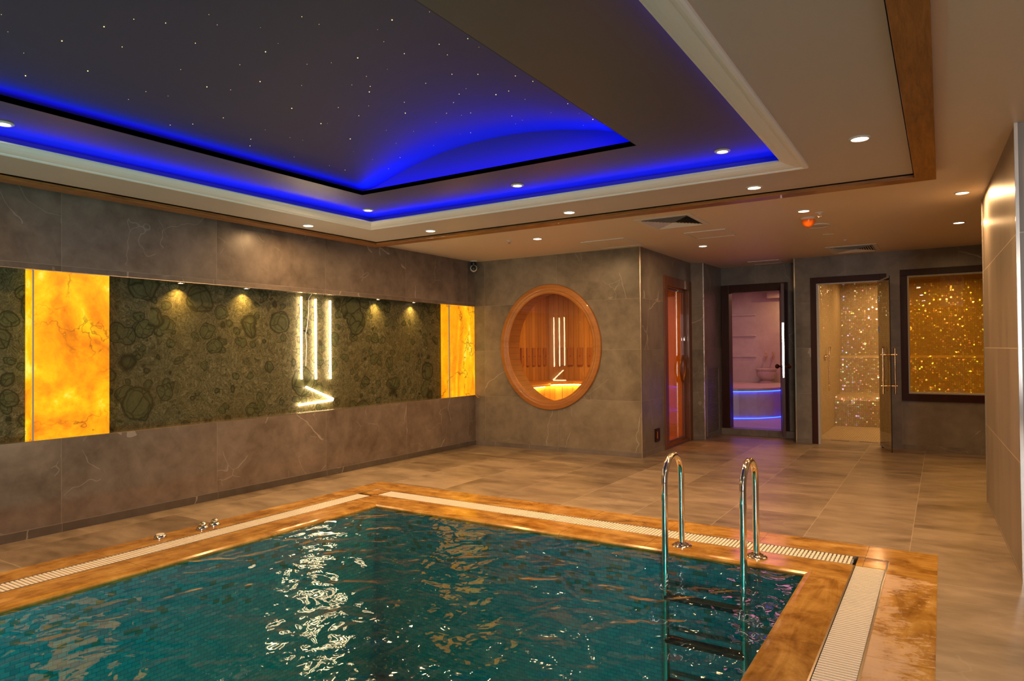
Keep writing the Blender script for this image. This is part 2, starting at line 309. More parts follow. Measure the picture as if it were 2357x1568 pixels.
def onyx(name, seed):
    g = G(name); P = g.pos(); q = g.vm('ADD', P, (seed, seed*1.7, seed*.6))
    n = g.noise(g.vm('MULTIPLY', q, (1, 1.8, .35)) if seed > 5 else q, 2.6, 5, .55, .9); n2 = g.noise(q, 11, 6, .7, .4); n3 = g.noise(q, 45, 3, .7)
    f = g.math('ADD', g.math('ADD', g.math('MULTIPLY', n, .72), g.math('MULTIPLY', n2, .20)), g.math('MULTIPLY', n3, .08))
    f = g.math('ADD', g.math('MULTIPLY', g.math('SUBTRACT', f, .5), 3.4), .48, clamp=True)
    c = g.ramp(f, [(0, (.66, .16, .001)), (.25, (.95, .28, .001)), (.5, (1, .42, .001)), (.75, (1, .58, .004)), (1, (1, .86, .12))])
    wv = g.vm('ADD', q, g.vm('MULTIPLY', g.noise(q, 3, 4, .6, 0, True), (.5, .5, .5)))
    e = g.voro(g.vm('MULTIPLY', wv, (1, 1, .45) if seed > 5 else (1, .8, 1.2)), 1.9, 'DISTANCE_TO_EDGE'); v = g.math('SUBTRACT', 1, g.math('MULTIPLY', e, 60 if seed > 5 else 75), clamp=True)
    v = g.math('MULTIPLY', v, g.math('MULTIPLY', g.math('SUBTRACT', g.noise(q, 2.7, 2), .30 if seed > 5 else .42), 5, clamp=True))
    c = g.mix(g.math('MULTIPLY', v, .85), c, (.22, .045, .001))
    return g.end(g.pbr((.22, .10, .02), .25, em=c, es=1.05))
M['onyx_a'] = onyx('backlit_onyx', 2.3); M['onyx_b'] = onyx('backlit_onyx_veined', 8.1)
def steam_mosaic(name, base, spark):
    g = G(name); P = g.pos(); X = g.xyz(P); s = .029
    ix = g.math('FLOOR', g.math('DIVIDE', X[0], s)); iy = g.math('FLOOR', g.math('DIVIDE', X[1], s)); iz = g.math('FLOOR', g.math('DIVIDE', X[2], s))
    idv = g.comb(ix, iy, iz); rc = g.white(idv, 'Color'); rv = g.white(g.vm('ADD', idv, (5.5, 2.2, 1.1)))
    fx = g.math('FRACT', g.math('DIVIDE', X[0], s)); fy = g.math('FRACT', g.math('DIVIDE', X[1], s)); fz = g.math('FRACT', g.math('DIVIDE', X[2], s))
    nr = g.n('NewGeometry').outputs['Normal']; nx = g.xyz(g.vm('ABSOLUTE', nr))
    def edge(f, k): return g.math('MAXIMUM', g.math('MINIMUM', f, g.math('SUBTRACT', 1, f)), g.math('MULTIPLY', g.math('GREATER_THAN', nx[k], .6), 1))
    mn = g.math('MINIMUM', g.math('MINIMUM', edge(fx, 0), edge(fy, 1)), edge(fz, 2)); ln = g.math('LESS_THAN', mn, .10)
    pert = g.vm('MULTIPLY', g.vm('SUBTRACT', rc, (.5, .5, .5)), (.62, .62, .62)); nn = g.vm('NORMALIZE', g.vm('ADD', nr, pert))
    c = g.mix(g.math('MULTIPLY', rv, .35), base, tuple(x*.6 for x in base)); c = g.mix(g.math('MULTIPLY', ln, .55), c, tuple(x*.35 for x in base))
    df = g.n('BsdfDiffuse'); g.put(df.inputs[0], c)
    hue = g.n('CombineColor'); hue.mode = 'HSV'; g.put(hue.inputs[0], rv); hue.inputs[1].default_value = .45; hue.inputs[2].default_value = 1
    gl = g.n('BsdfGlossy'); gl.inputs['Roughness'].default_value = .20; g.put(gl.inputs[0], hue.outputs[0]); g.put(gl.inputs['Normal'], nn)
    mx = g.n('MixShader'); g.put(mx.inputs[0], g.math('MULTIPLY', g.math('SUBTRACT', 1, ln), spark)); g.put(mx.inputs[1], df.outputs[0]); g.put(mx.inputs[2], gl.outputs[0])
    return g.end(mx.outputs[0])
M['steam_mosaic'] = steam_mosaic('glitter_mosaic', (.60, .45, .25), .25)
M['steam_floor'] = steam_mosaic('floor_mosaic', (.50, .38, .24), .02)
def marble_pale():
    g = G('pale_marble'); P = g.pos(); n = g.noise(P, 2.4, 7, .65, .8); n2 = g.noise(P, 14, 4, .6)
    f = g.math('ADD', g.math('MULTIPLY', n, .7), g.math('MULTIPLY', n2, .3)); f = g.math('ADD', g.math('MULTIPLY', g.math('SUBTRACT', f, .5), 1.8), .5, clamp=True)
    return g.end(g.pbr(g.mix(f, (.44, .38, .36), (.66, .60, .57)), .35))
M['marble'] = marble_pale()
# ------------------------------------------------------------------ mesh helpers
class MB:
    def __init__(s): s.v = []; s.f = []; s.sm = []
    def add(s, vs, fs, smooth=False):
        o = len(s.v); s.v += [tuple(v) for v in vs]; s.f += [tuple(i+o for i in f) for f in fs]; s.sm += [smooth]*len(fs); return s
    def box(s, x0, x1, y0, y1, z0, z1):
        vs = [(x, y, z) for x in (x0, x1) for y in (y0, y1) for z in (z0, z1)]
        return s.add(vs, [(0, 1, 3, 2), (4, 6, 7, 5), (0, 4, 5, 1), (2, 3, 7, 6), (0, 2, 6, 4), (1, 5, 7, 3)])
    def prism(s, pts, z0, z1):
        n = len(pts); vs = [(p[0], p[1], z0) for p in pts]+[(p[0], p[1], z1) for p in pts]
        return s.add(vs, [tuple(range(n-1, -1, -1)), tuple(range(n, 2*n))]+[(i, (i+1) % n, n+(i+1) % n, n+i) for i in range(n)])
    def extrude(s, prof, a0, a1, axis='x', smooth=False):           # profile in the other two axes
        n = len(prof)
        def P(a, p): return (a, p[0], p[1]) if axis == 'x' else (p[0], a, p[1])
        vs = [P(a0, p) for p in prof]+[P(a1, p) for p in prof]
        return s.add(vs, [(i, (i+1) % n, n+(i+1) % n, n+i) for i in range(n)]+[tuple(range(n-1, -1, -1)), tuple(range(n, 2*n))], smooth)
    def tube(s, pts, r, seg=12, closed=False, caps=True):
        pts = [Vector(p) for p in pts]; n = len(pts); rings = []; prev = None
        for i, p in enumerate(pts):
            if closed: t = (pts[(i+1) % n]-pts[i-1]).normalized()
            else: t = (pts[min(i+1, n-1)]-pts[max(i-1, 0)]).normalized()
            if prev is None: a = t.orthogonal().normalized()
            else: a = (prev-t*prev.dot(t)).normalized()
            prev = a; b = t.cross(a); rr = r[i] if isinstance(r, (list, tuple)) else r
            rings.append([p+(a*math.cos(2*PI*k/seg)+b*math.sin(2*PI*k/seg))*rr for k in range(seg)])
        vs = [v for rg in rings for v in rg]; fs = []
        for i in range(n if closed else n-1):
            j = (i+1) % n
            fs += [(i*seg+k, i*seg+(k+1) % seg, j*seg+(k+1) % seg, j*seg+k) for k in range(seg)]
        s.add(vs, fs, True)
        if caps and not closed:
            o = len(s.v)-len(vs)
            s.f += [tuple(o+k for k in range(seg-1, -1, -1)), tuple(o+(n-1)*seg+k for k in range(seg))]; s.sm += [False, False]
        return s
    def lathe(s, prof, cx=0, cy=0, seg=32, mod=None):               # profile (r, z)
        n = len(prof); vs = []
        for k in range(seg):
            a = 2*PI*k/seg
            for (r, z) in prof:
                rr = r*(mod(a, z) if mod else 1); vs.append((cx+rr*math.cos(a), cy+rr*math.sin(a), z))
        fs = [(k*n+i, ((k+1) % seg)*n+i, ((k+1) % seg)*n+i+1, k*n+i+1) for k in range(seg) for i in range(n-1)]
        return s.add(vs, fs, True)
    def ring(s, o, i, z0, z1):                                      # rectangle ring between o=(x0,x1,y0,y1) and i
        O = [(o[0], o[2]), (o[1], o[2]), (o[1], o[3]), (o[0], o[3])]; I = [(i[0], i[2]), (i[1], i[2]), (i[1], i[3]), (i[0], i[3])]
        vs = [(*p, z0) for p in O]+[(*p, z0) for p in I]+[(*p, z1) for p in O]+[(*p, z1) for p in I]; fs = []
        for k in range(4):
            j = (k+1) % 4
            fs += [(k, 4+k, 4+j, j), (8+k, 8+j, 12+j, 12+k), (k, j, 8+j, 8+k), (4+k, 12+k, 12+j, 4+j)]
        return s.add(vs, fs)
    def sweep_rect(s, o, prof):                                     # profile (inset, z) carried round a rectangle with mitred corners
        n = len(prof); C = [(o[0], o[2], 1, 1), (o[1], o[2], -1, 1), (o[1], o[3], -1, -1), (o[0], o[3], 1, -1)]
        vs = [(c[0]+c[2]*d, c[1]+c[3]*d, z) for c in C for (d, z) in prof]
        return s.add(vs, [(k*n+i, ((k+1) % 4)*n+i, ((k+1) % 4)*n+(i+1) % n, k*n+(i+1) % n) for k in range(4) for i in range(n)])
    def ell(s, cx, cz, prof, seg=96):                               # profile (a, b, y) carried round an ellipse in the xz plane
        n = len(prof); vs = []
        for k in range(seg):
            t = 2*PI*k/seg
            vs += [(cx+a*math.cos(t), y, cz+b*math.sin(t)) for (a, b, y) in prof]
        return s.add(vs, [(k*n+i, k*n+(i+1) % n, ((k+1) % seg)*n+(i+1) % n, ((k+1) % seg)*n+i) for k in range(seg) for i in range(n)], True)
    def build(s, name, mat, parent=None, bevel=0, loc=None, rot=None, autos=True):
        me = bpy.data.meshes.new(name); me.from_pydata(s.v, [], s.f)
        for p, q in zip(me.polygons, s.sm): p.use_smooth = q
        bm = bmesh.new(); bm.from_mesh(me); bmesh.ops.recalc_face_normals(bm, faces=bm.faces)
        if bevel: bmesh.ops.bevel(bm, geom=[e for e in bm.edges if len(e.link_faces) == 2 and e.calc_face_angle(0) > .6], offset=bevel, segments=2, affect='EDGES', profile=.6)
        bm.to_mesh(me); bm.free()
        if any(s.sm):
            try: me.set_sharp_from_angle(angle=math.radians(40))
            except Exception: pass
        me.materials.append(M[mat] if isinstance(mat, str) else mat)
        o = bpy.data.objects.new(name, me); COL.objects.link(o)
        if parent is not None: o.parent = parent
        if loc: o.location = loc
        if rot: o.rotation_euler = rot
        return o
def tag(o, label=None, cat=None, group=None, kind=None):
    for k, v in (('label', label), ('category', cat), ('group', group), ('kind', kind)):
        if v: o[k] = v
    return o
def empty(name, loc=(0, 0, 0), rz=0, **k):
    o = bpy.data.objects.new(name, None); COL.objects.link(o); o.location = loc; o.rotation_euler = (0, 0, rz); o.empty_display_size = .1
    return tag(o, **k)
def S(o): return tag(o, kind='structure')
def wall_pieces(mb, axis, c0, c1, u0, u1, z0, z1, holes):           # slab with rectangular holes; holes (ua, ub, za, zb)
    us = sorted({u0, u1} | {h[i] for h in holes for i in (0, 1)}); zs = sorted({z0, z1} | {h[i] for h in holes for i in (2, 3)})
    for a, b in zip(us, us[1:]):
        for c, e in zip(zs, zs[1:]):
            m, n = (a+b)/2, (c+e)/2
            if any(h[0] < m < h[1] and h[2] < n < h[3] for h in holes): continue
            if axis == 'x': mb.box(c0, c1, a, b, c, e)
            else: mb.box(a, b, c0, c1, c, e)
    return mb
# ------------------------------------------------------------------ floor
PX0, PX1, PY0, PY1 = -4.52, -.04, -3.0, 4.73                        # outer rectangle of the pool surround
CX0, CX1, CY1 = -4.305, -.281, 4.455                                # channel outer
IX0, IX1, IY1 = -4.15, -.434, 4.275                                 # channel inner
WX0, WX1, WY0, WY1 = -3.875, -.66, -2.1, 4.005                      # water
mb = MB(); mb.box(-5.6, PX0, -5, 7.6, -.1, 0); mb.box(PX1, 2.6, -5, 9.95, -.1, 0); mb.box(PX0, PX1, PY1, 7.6, -.1, 0); mb.box(-2.9, PX1, 7.6, 9.95, -.1, 0); mb.box(PX0, PX1, -5, PY0, -.1, 0)
S(mb.build('floor', 'tile_floor'))
# ------------------------------------------------------------------ pool
pool = empty('swimming_pool', (-2.28, 1.0, 0), label='sunken swimming pool with rippled teal water and golden stone edge', cat='swimming pool')
def pchild(mb, name, mat, bevel=0, label=None):
    o = mb.build(name, mat, None, bevel); o.parent = pool; o.matrix_parent_inverse = Matrix.Translation((2.28, -1.0, 0)); return tag(o, label)
CH0 = PY0+.28; 
mb = MB(); mb.ring((PX0, PX1, PY0, PY1), (CX0, CX1, CH0, CY1), -.08, .0015); pchild(mb, 'outer_coping', 'coping')
mb = MB()
prof = [(0, 0), (.0, .0015), (.225, .0015), (.245, -.002), (.260, -.010), (.263, -.018), (.263, -.03), (0, -.03)]
ox = (IX0, IX1, PY0+.46, IY1)
mb.sweep_rect(ox, [(min(dd*1.0, .275), z) for dd, z in prof]); 
# widen each run to the water line
vs = []
for (x, y, z) in mb.v:
    ix = min(abs(x-IX0), abs(x-IX1)); vs.append((x, y, z))
def remap(x, y):
    fx = x; 
    if x < -2: fx = IX0+(x-IX0)*((WX0-IX0)/.263)
    else: fx = IX1-(IX1-x)*((IX1-WX1)/.263)
    fy = IY1-(IY1-y)*((IY1-WY1)/.263) if y > 0 else y
    return fx, fy
mb.v = [(*remap(x, y), z) for (x, y, z) in mb.v]
pchild(mb, 'inner_coping', 'coping')
mb = MB(); mb.box(IX0, IX0+.012, PY0+.3, IY1, -.09, .002); mb.box(CX0-.006, CX0+.004, CH0, CY1, -.09, .0025); mb.box(CX1-.004, CX1+.006, CH0, CY1, -.09, .0025); mb.box(IX1-.008, IX1, CH0, IY1, -.09, .0025); mb.box(CX0, CX1, CY1-.003, CY1+.005, -.09, .0025)
pchild(mb, 'channel_edge', 'metal_trim')
mb = MB(); mb.ring((CX0, CX1, CH0, CY1), (IX0+.012, IX1-.008, PY0+.46, IY1), -.10, -.085); pchild(mb, 'channel_floor', 'dark_gap')
pchild(MB().box(IX1, CX1-.004, IY1+.012, CY1-.003, -.085, -.003), 'corner_stone', 'coping'); pchild(MB().box(CX0+.004, IX0, IY1+.0, CY1-.003, -.085, -.003), 'corner_stone', 'coping')
mb = MB(); mb.ring((WX0-.1, WX1+.1, WY0-.1, WY1+.1), (WX0, WX1, WY0, WY1), -1.35, -.031); mb.box(WX0-.1, WX1+.1, WY0-.1, WY1+.1, -1.45, -1.35); pchild(mb, 'basin', 'pool_mosaic')
mb = MB(); mb.box(WX0-.02, WX1+.02, WY0-.02, WY1+.02, -1.37, -.016); pchild(mb, 'water', 'water')
# grates
def grate(x0, x1, y0, y1, along, label, pitch=.0222, slat=.0132):
    g = empty('overflow_grate', ((x0+x1)/2, (y0+y1)/2, 0), label=label, cat='pool grate')
    cx, cy = (x0+x1)/2, (y0+y1)/2; mb = MB(); L = (x1-x0) if along == 'x' else (y1-y0); n = int(L/pitch); w = (y1-y0) if along == 'x' else (x1-x0)
    for i in range(n):
        a = -L/2+i*pitch+.003
        if along == 'x': mb.box(a, a+slat, -w/2, w/2, -.018, .002)
        else: mb.box(-w/2, w/2, a, a+slat, -.018, .002)
    mb.build('grate_slats', 'grate', g)
    mb = MB()
    for t in (-.3, 0, .3):
        if along == 'x': mb.box(-L/2, L/2, t*w-.004, t*w+.004, -.024, -.006)
        else: mb.box(t*w-.004, t*w+.004, -L/2, L/2, -.024, -.006)
    mb.build('grate_rod', 'grate', g)
grate(IX0+.03, IX1-.022, IY1+.008, CY1-.008, 'x', 'white slatted overflow grate along the far pool edge behind the ladder')
grate(CX0+.006, IX0-.002, PY0+.32, IY1-.03, 'y', 'white slatted overflow grate along the left pool edge below the lit wall')
grate(IX1+.003, CX1-.006, PY0+.32, IY1+.006, 'y', 'wide white slatted overflow grate in the near right pool edge')
# ------------------------------------------------------------------ ladder
lad = empty('pool_ladder', (-1.17, 4.147, 0), label='polished steel pool ladder with two arched rails at far edge', cat='pool ladder')
def rail():
    pts = [(0, 0, .004), (0, 0, .2), (0, 0, .40)]
    for k in range(13):
        a = PI*k/12; pts.append((0, -.15+.15*math.cos(a), .445+.145*math.sin(a)))
    pts += [(0, -.30, .3), (0, -.30, 0), (0, -.30, -.4), (0, -.30, -1.05)]
    return MB().tube(pts, .0195, 20)
fl = [(0, .0), (.062, .0), (.062, .004), (.055, .010), (.045, .012), (.043, .017), (.034, .020), (.024, .026), (.0, .026)]
for x in (-.225, .225):
    rail().build('rail', 'steel', lad, loc=(x, 0, 0)); MB().lathe([(r, z+.002) for r, z in fl], seg=32).build('base_flange', 'steel', lad, loc=(x, 0, 0))
    MB().tube([(x, -.302, .345), (x, -.302, .375)], .0212, 20).build('rail_sleeve', 'steel', lad)
for z in (-.22, -.47, -.72, -.97):
    MB().box(-.225, .225, -.335, -.255, z-.012, z+.012).build('tread', 'black_plastic', lad, bevel=.006)
# push buttons on the coping
for x, y, lb, kn in ((-4.427, 2.541, 'single low steel air button left on the left pool coping', 0), (-4.395, 2.825, 'middle steel button of the three on the left pool coping', 1), (-4.407, 2.925, 'steel button farthest along the left pool coping, closest to the corner', 1)):
    b = empty('pool_button', (x, y, 0), label=lb, cat='button', group='steel air buttons on the pool edge')
    MB().lathe([(0, .002), (.040, .002), (.041, .008), (.037, .020), (.028, .027), (0, .027)], seg=28).build('button_base', 'steel', b)
    if kn: MB().lathe([(.016, .027), (.016, .032), (.024, .035), (.024, .040), (.014, .050), (0, .053)], seg=28).build('button_cap', 'steel', b)
    else: MB().lathe([(.026, .027), (.025, .031), (0, .032)], seg=28).build('button_cap', 'white_plastic', b)
# ------------------------------------------------------------------ left wall, niche, panels
NZ0, NZ1 = .652, 1.817
S(MB().box(-5.5, -5.2, -5, 7.235, 0, NZ0-.004).build('wall_left_lower', 'tile_left')); S(MB().box(-5.5, -5.2, -5, 7.235, NZ1+.004, LOW).build('wall_left_upper', 'tile_left')); S(MB().box(-5.5, -5.341, -5, 7.235, NZ0-.004, NZ1+.004).build('wall_left_niche', 'tile_left'))
S(MB().box(-5.34, -5.2, -5, 7.235, NZ0-.004, NZ0).build('trim_1', 'metal_trim')); S(MB().box(-5.34, -5.2, -5, 7.235, NZ1, NZ1+.004).build('trim_2', 'metal_trim'))
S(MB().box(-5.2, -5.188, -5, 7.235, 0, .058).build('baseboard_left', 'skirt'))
def panel(name, y0, y1, mat, label, x0=-5.34, x1=-5.325, cat='stone panel'):
    tag(MB().box(x0, x1, y0, y1, NZ0, NZ1).build(name, mat), label, cat, 'stone panels in the long wall niche')
panel('stone_panel', 2.603, 6.669, 'rainforest', 'long dark green fossil stone panel behind the glowing bars')
panel('stone_panel', -1.0, 2.107, 'rainforest', 'dark green fossil stone panel at the left edge of photo')
def onyx_box(y0, y1, mat, label):
    e = empty('onyx_light_panel', (-5.27, (y0+y1)/2, NZ0), label=label, cat='light panel', group='backlit onyx panels'); cy = (y0+y1)/2
    h = NZ1-NZ0
    MB().box(.055, .068, y0-cy, y1-cy, .001, h-.001).build('front_slab', mat, e)
    MB().box(-.07, .055, y0-cy, y0-cy+.012, .001, h-.001).build('side_slab', mat, e)
    if y1 < 7: MB().box(-.07, .055, y1-cy-.012, y1-cy, .001, h-.001).build('side_slab', mat, e)
    MB().box(.0565, .0695, y0-cy-.002, y0-cy+.003, .001, h-.001).build('joint_strip', 'grey_plastic', e)
    MB().box(-.07, -.06, y0-cy+.012, y1-cy-.012, .001, h-.001).build('back_plate', 'white_plastic', e)
onyx_box(2.107, 2.602, 'onyx_a', 'wide glowing amber onyx panel at left end of the green stone')
onyx_box(6.695, 7.233, 'onyx_b', 'glowing amber onyx panel with brown veins in the room corner')
# neon bars
NX = -5.30
def neon_tube(pts, name, label, clips):
    c = Vector(pts[0]); e = empty(name, pts[0], label=label, cat='led light', group='glowing bars on the green stone')
    rel = [Vector(p)-c for p in pts]; MB().tube(rel, .010, 12).build('glowing_tube', 'neon', e)
    for k in clips:
        q = rel[0].lerp(rel[1], k); MB().box(q.x-.024, q.x-.010, q.y-.012, q.y+.012, q.z-.006, q.z+.006).build('clip', 'white_plastic', e)
for (ym, zt, zb, lb) in ((4.46, 1.782, .972, 'left of the three upright glowing bars on the green stone'), (4.64, 1.770, .965, 'middle one of the three upright glowing bars on green stone'), (4.83, 1.765, .96, 'right of the three upright glowing bars on the green stone')):
    neon_tube([(NX, ym, zt), (NX, ym, zb)], 'led_bar', lb, (.1, .9))
neon_tube([(NX, 4.515, .893), (NX, 4.865, .752), (NX, 4.86, .742), (NX, 4.425, .722)], 'led_arrow', 'glowing arrow shaped light below the three upright bars', (.2,))
mb = MB(); pts = [(-5.312, 4.60, 1.815), (-5.312, 4.575, 1.79), (-5.312, 4.565, 1.77), (-5.312, 4.56, 1.62), (-5.312, 4.545, 1.50), (-5.312, 4.525, 1.42), (-5.312, 4.535, 1.30), (-5.312, 4.53, 1.24), (-5.312, 4.525, 1.10)]
pc = empty('power_cable', (-5.31, 4.6, 1.8), label='thin loose cable hanging between the first two glowing bars', cat='cable')
mb = MB(); mb.tube([Vector(p)-Vector((-5.31, 4.6, 1.8)) for p in pts], .0022, 8); mb.build('cable_core', 'white_plastic', pc)
for y, z, a in ((4.565, 1.765, .2), (4.53, 1.44, -.5)):
    MB().box(-.006, .006, -.028, .028, -.006, .006).build('tape', 'black_plastic', pc, loc=(-.008, y-4.6, z-1.8), rot=(a, 0, 0))
# niche spotlights
NL = ('first small spotlight in the top of the niche, from left', 'second small spotlight in the top of the niche', 'third small spotlight, just right of the glowing bars', 'fourth small spotlight, closest to the corner onyx panel')
def make_small():
    e = empty('niche_spotlight'); MB().lathe([(.030, .0), (.030, -.004), (.022, -.006), (.021, -.001)], seg=24).build('ring', 'metal_trim', e); MB().lathe([(0, -.004), (.021, -.004)], seg=24).build('lamp_face', 'lamp_face', e); return e
def copy_tree(o, parent=None):
    c = o.copy(); COL.objects.link(c); c.parent = parent
    for ch in [x for x in bpy.data.objects if x.parent == o]: copy_tree(ch, c)
    return c
p0 = make_small()
for i, (x, y) in enumerate(NICHE):
    o = p0 if i == 0 else copy_tree(p0); o.location = (x+.01, y, NZ1); tag(o, NL[i], 'spotlight', 'small spotlights in the niche')
# towel hook at the corner
h = empty('bent_hook', (-5.19, 7.22, .655), label='small bent metal rod sticking out of the corner by onyx', cat='hook')
MB().tube([(0, 0, .005), (.05, -.03, -.02), (.075, -.045, -.03), (.10, -.05, -.028), (.11, -.055, -.01), (.112, -.055, .02)], .004, 8).build('rod', 'brass', h)
# ------------------------------------------------------------------ wall with round window
EC, EZ, EA, EB = -4.075, 1.272, .63, .705
mb = MB(); R = (-5.2, -2.881, .0, LOW)
wall_pieces(mb, 'y', 7.235, 7.48, R[0], R[1], R[2], R[3], [(EC-.8, EC+.8, EZ-.85, EZ+.85)])
N = 96; ring_o, ring_i = [], []
for k in range(N):
    t = 2*PI*k/N; c, s_ = math.cos(t), math.sin(t); m = min(.8/abs(c) if abs(c) > 1e-9 else 9e9, .85/abs(s_) if abs(s_) > 1e-9 else 9e9)
    ring_o.append((EC+c*m, EZ+s_*m)); ring_i.append((EC+EA*c, EZ+EB*s_))
# move the nearest samples onto the rectangle's corners
for cx in (-.8, .8):
    for cz in (-.85, .85):
        k = min(range(N), key=lambda k: (ring_o[k][0]-EC-cx)**2+(ring_o[k][1]-EZ-cz)**2); ring_o[k] = (EC+cx, EZ+cz)
vs = [(x, y, z) for y in (7.235, 7.48) for L_ in (ring_o, ring_i) for (x, z) in L_]; fs = []
for k in range(N):
    j = (k+1) % N; fs += [(k, j, N+j, N+k), (2*N+k, 3*N+k, 3*N+j, 2*N+j), (N+k, N+j, 3*N+j, 3*N+k)]
mb.add(vs, fs); S(mb.build('wall_far', 'tile_front'))
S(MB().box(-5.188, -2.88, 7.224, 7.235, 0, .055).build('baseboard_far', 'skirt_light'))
w1 = empty('window_1', (EC, 7.235, EZ), kind='structure')
def wpart(mb, name, mat, parent, bevel=0):
    o = mb.build(name, mat, None, bevel); o.parent = parent; o.matrix_parent_inverse = Matrix.Translation(parent.location).inverted(); return o
wpart(MB().ell(EC, EZ, [(.707, .774, 7.235), (.707, .774, 7.222), (.700, .767, 7.212), (.66, .727, 7.205), (.635, .702, 7.208), (.630, .697, 7.213), (.626, .693, 7.213), (.60, .668, 7.216), (.592, .66, 7.224), (.592, .66, 7.235)]), 'window_frame', 'wood_ring', w1)
def reveal():
    g = G('reveal_planks'); P = g.pos(); X = g.xyz(P)
    an = g.math('ARCTAN2', g.math('DIVIDE', g.math('SUBTRACT', X[2], EZ), EB), g.math('DIVIDE', g.math('SUBTRACT', X[0], EC), EA))
    fr = g.math('FRACT', g.math('MULTIPLY', an, 56/(2*PI))); ln = g.math('LESS_THAN', fr, .045); n = g.noise(g.vm('MULTIPLY', P, (1, .2, 1)), 20, 4)
    return g.end(g.pbr(g.mix(ln, g.mix(n, (.17, .06, .016), (.30, .12, .035)), (.05, .02, .005)), .5))  # plank colour darkened to carry the shade inside the reveal
M['reveal'] = reveal()
wpart(MB().ell(EC, EZ, [(.628, .703, 7.237), (.628, .703, 7.52), (.612, .687, 7.52), (.612, .687, 7.237)]), 'reveal', 'reveal', w1)
mb = MB(); n = 72; vs = [(EC, 7.246, EZ)]+[(EC+.626*math.cos(2*PI*k/n), 7.246, EZ+.70*math.sin(2*PI*k/n)) for k in range(n)]
gl = MB().add([(v[0]-EC, v[1]-7.246, v[2]-EZ) for v in vs], [(0, 1+k, 1+(k+1) % n) for k in range(n)]).build('glass_pane', 'glass_clear', w1, loc=(0, .004, 0)); gl.rotation_euler = (0, 0, .007)
# ------------------------------------------------------------------ sauna room
mb = MB(); mb.box(-5.34, -5.2, 7.48, 9.35, 0, 2.3); S(mb.build('wall_sauna_left', 'sauna_y'))
S(MB().box(-5.2, -2.9, 9.2, 9.3, 0, 2.3).build('wall_sauna_back', 'sauna_x'))
S(MB().box(-5.2, -2.98, 7.48, 9.2, 2.2, 2.3).build('ceiling_sauna', 'sauna_plain'))
S(MB().box(-5.2, -2.98, 7.48, 9.2, -.05, 0.01).build('floor_sauna', 'sauna_plain'))
mb = MB(); wall_pieces(mb, 'x', -3.00, -2.975, 7.48, 9.2, 0, 2.2, [(8.06, 8.95, 0, 2.05)]); S(mb.build('wall_sauna_inner', 'sauna_y'))
be = empty('sauna_bench', (-4.6, 8.3, 0), label='wooden sauna bench with amber light below, behind the round window', cat='bench')
poly = [(-5.195, 7.5), (-4.58, 7.5), (-4.58, 8.17), (-4.66, 8.26), (-4.81, 8.34), (-4.80, 8.46), (-4.70, 8.68), (-4.55, 8.80), (-4.3, 8.84), (-3.5, 8.84), (-3.5, 9.195), (-5.195, 9.195)]
def bpart(mb, n_, m_, bv=0): o = wpart(mb, n_, m_, be, bv); return o
bpart(MB().prism(poly, .735, .775), 'seat', 'sauna_plain', .006)
inner = [(-5.19, 7.5), (-4.70, 7.5), (-4.70, 8.20), (-4.78, 8.26), (-4.90, 8.34), (-4.90, 8.50), (-4.80, 8.76), (-4.6, 8.90), (-4.3, 8.93), (-3.56, 8.93), (-3.56, 9.19), (-5.19, 9.19)]
bpart(MB().prism(inner, .012, .73), 'front_panel', 'sauna_y')
pth = [(a[0]+.012, a[1]-.01, .722) for a in inner[1:10]]
bpart(MB().tube(pth, .003, 8), 'led_strip', 'amber_glow')
def board(x, y, side, lb):
    e = empty('backrest_board', (x, y, 1.0), label=lb, cat='board', group='wooden backrest boards in the sauna')
    if side: MB().box(0, .03, -.036, .036, 0, .27).build('board', 'sauna_board', e, bevel=.008); MB().tube([(.028, 0, .14), (.034, 0, .14)], .006, 10).build('peg', 'wood_frame', e)
    else: MB().box(-.045, .045, -.03, 0, 0, .27).build('board', 'sauna_board', e, bevel=.008); MB().tube([(0, -.034, .14), (0, -.028, .14)], .006, 10).build('peg', 'wood_frame', e)
ords = ['first', 'second', 'third', 'fourth', 'fifth', 'sixth']
for i, y in enumerate((8.40, 8.565, 8.735, 8.90, 9.06)): board(-5.2, y, True, ords[i]+' backrest board from left, seen edge-on through the round window')
for i, x in enumerate((-4.97, -4.80, -4.635, -4.47)): board(x, 9.2, False, ords[i]+' wide backrest board on the sauna back wall, counted from corner')
# ------------------------------------------------------------------ sauna side wall with door, pillar
mb = MB(); wall_pieces(mb, 'x', -2.975, -2.88, 7.2355, 9.07, 0, LOW, [(8.05, 8.96, 0, 2.06)]); S(mb.build('wall_sauna_side', 'tile_side'))
S(MB().box(-2.885, -2.874, 7.228, 7.24, 0, LOW).build('trim_3', 'metal_trim'))
mb = MB(); mb.prism([(-2.98, 9.07), (-2.87, 9.055), (-2.735, 9.16), (-2.70, 9.91), (-2.98, 9.91)], 0, LOW); S(mb.build('wall_pillar', 'tile_side'))
S(MB().box(-2.742, -2.730, 9.15, 9.162, 0, LOW).build('trim_4', 'metal_trim'))
d1 = empty('door_1', (-2.88, 8.5, 0), kind='structure')
def box_at(parent, name, mat, x0, x1, y0, y1, z0, z1, bevel=0): return wpart(MB().box(x0, x1, y0, y1, z0, z1), name, mat, parent, bevel)
mb = MB(); mb.box(-2.975, -2.862, 7.972, 8.09, 0, 2.143); mb.box(-2.975, -2.862, 8.915, 9.035, 0, 2.143); mb.box(-2.975, -2.862, 8.09, 8.915, 2.025, 2.143); wpart(mb, 'door_frame', 'wood_door', d1, .004)
box_at(d1, 'threshold', 'wood_door', -2.975, -2.87, 8.09, 8.915, 0, .035)
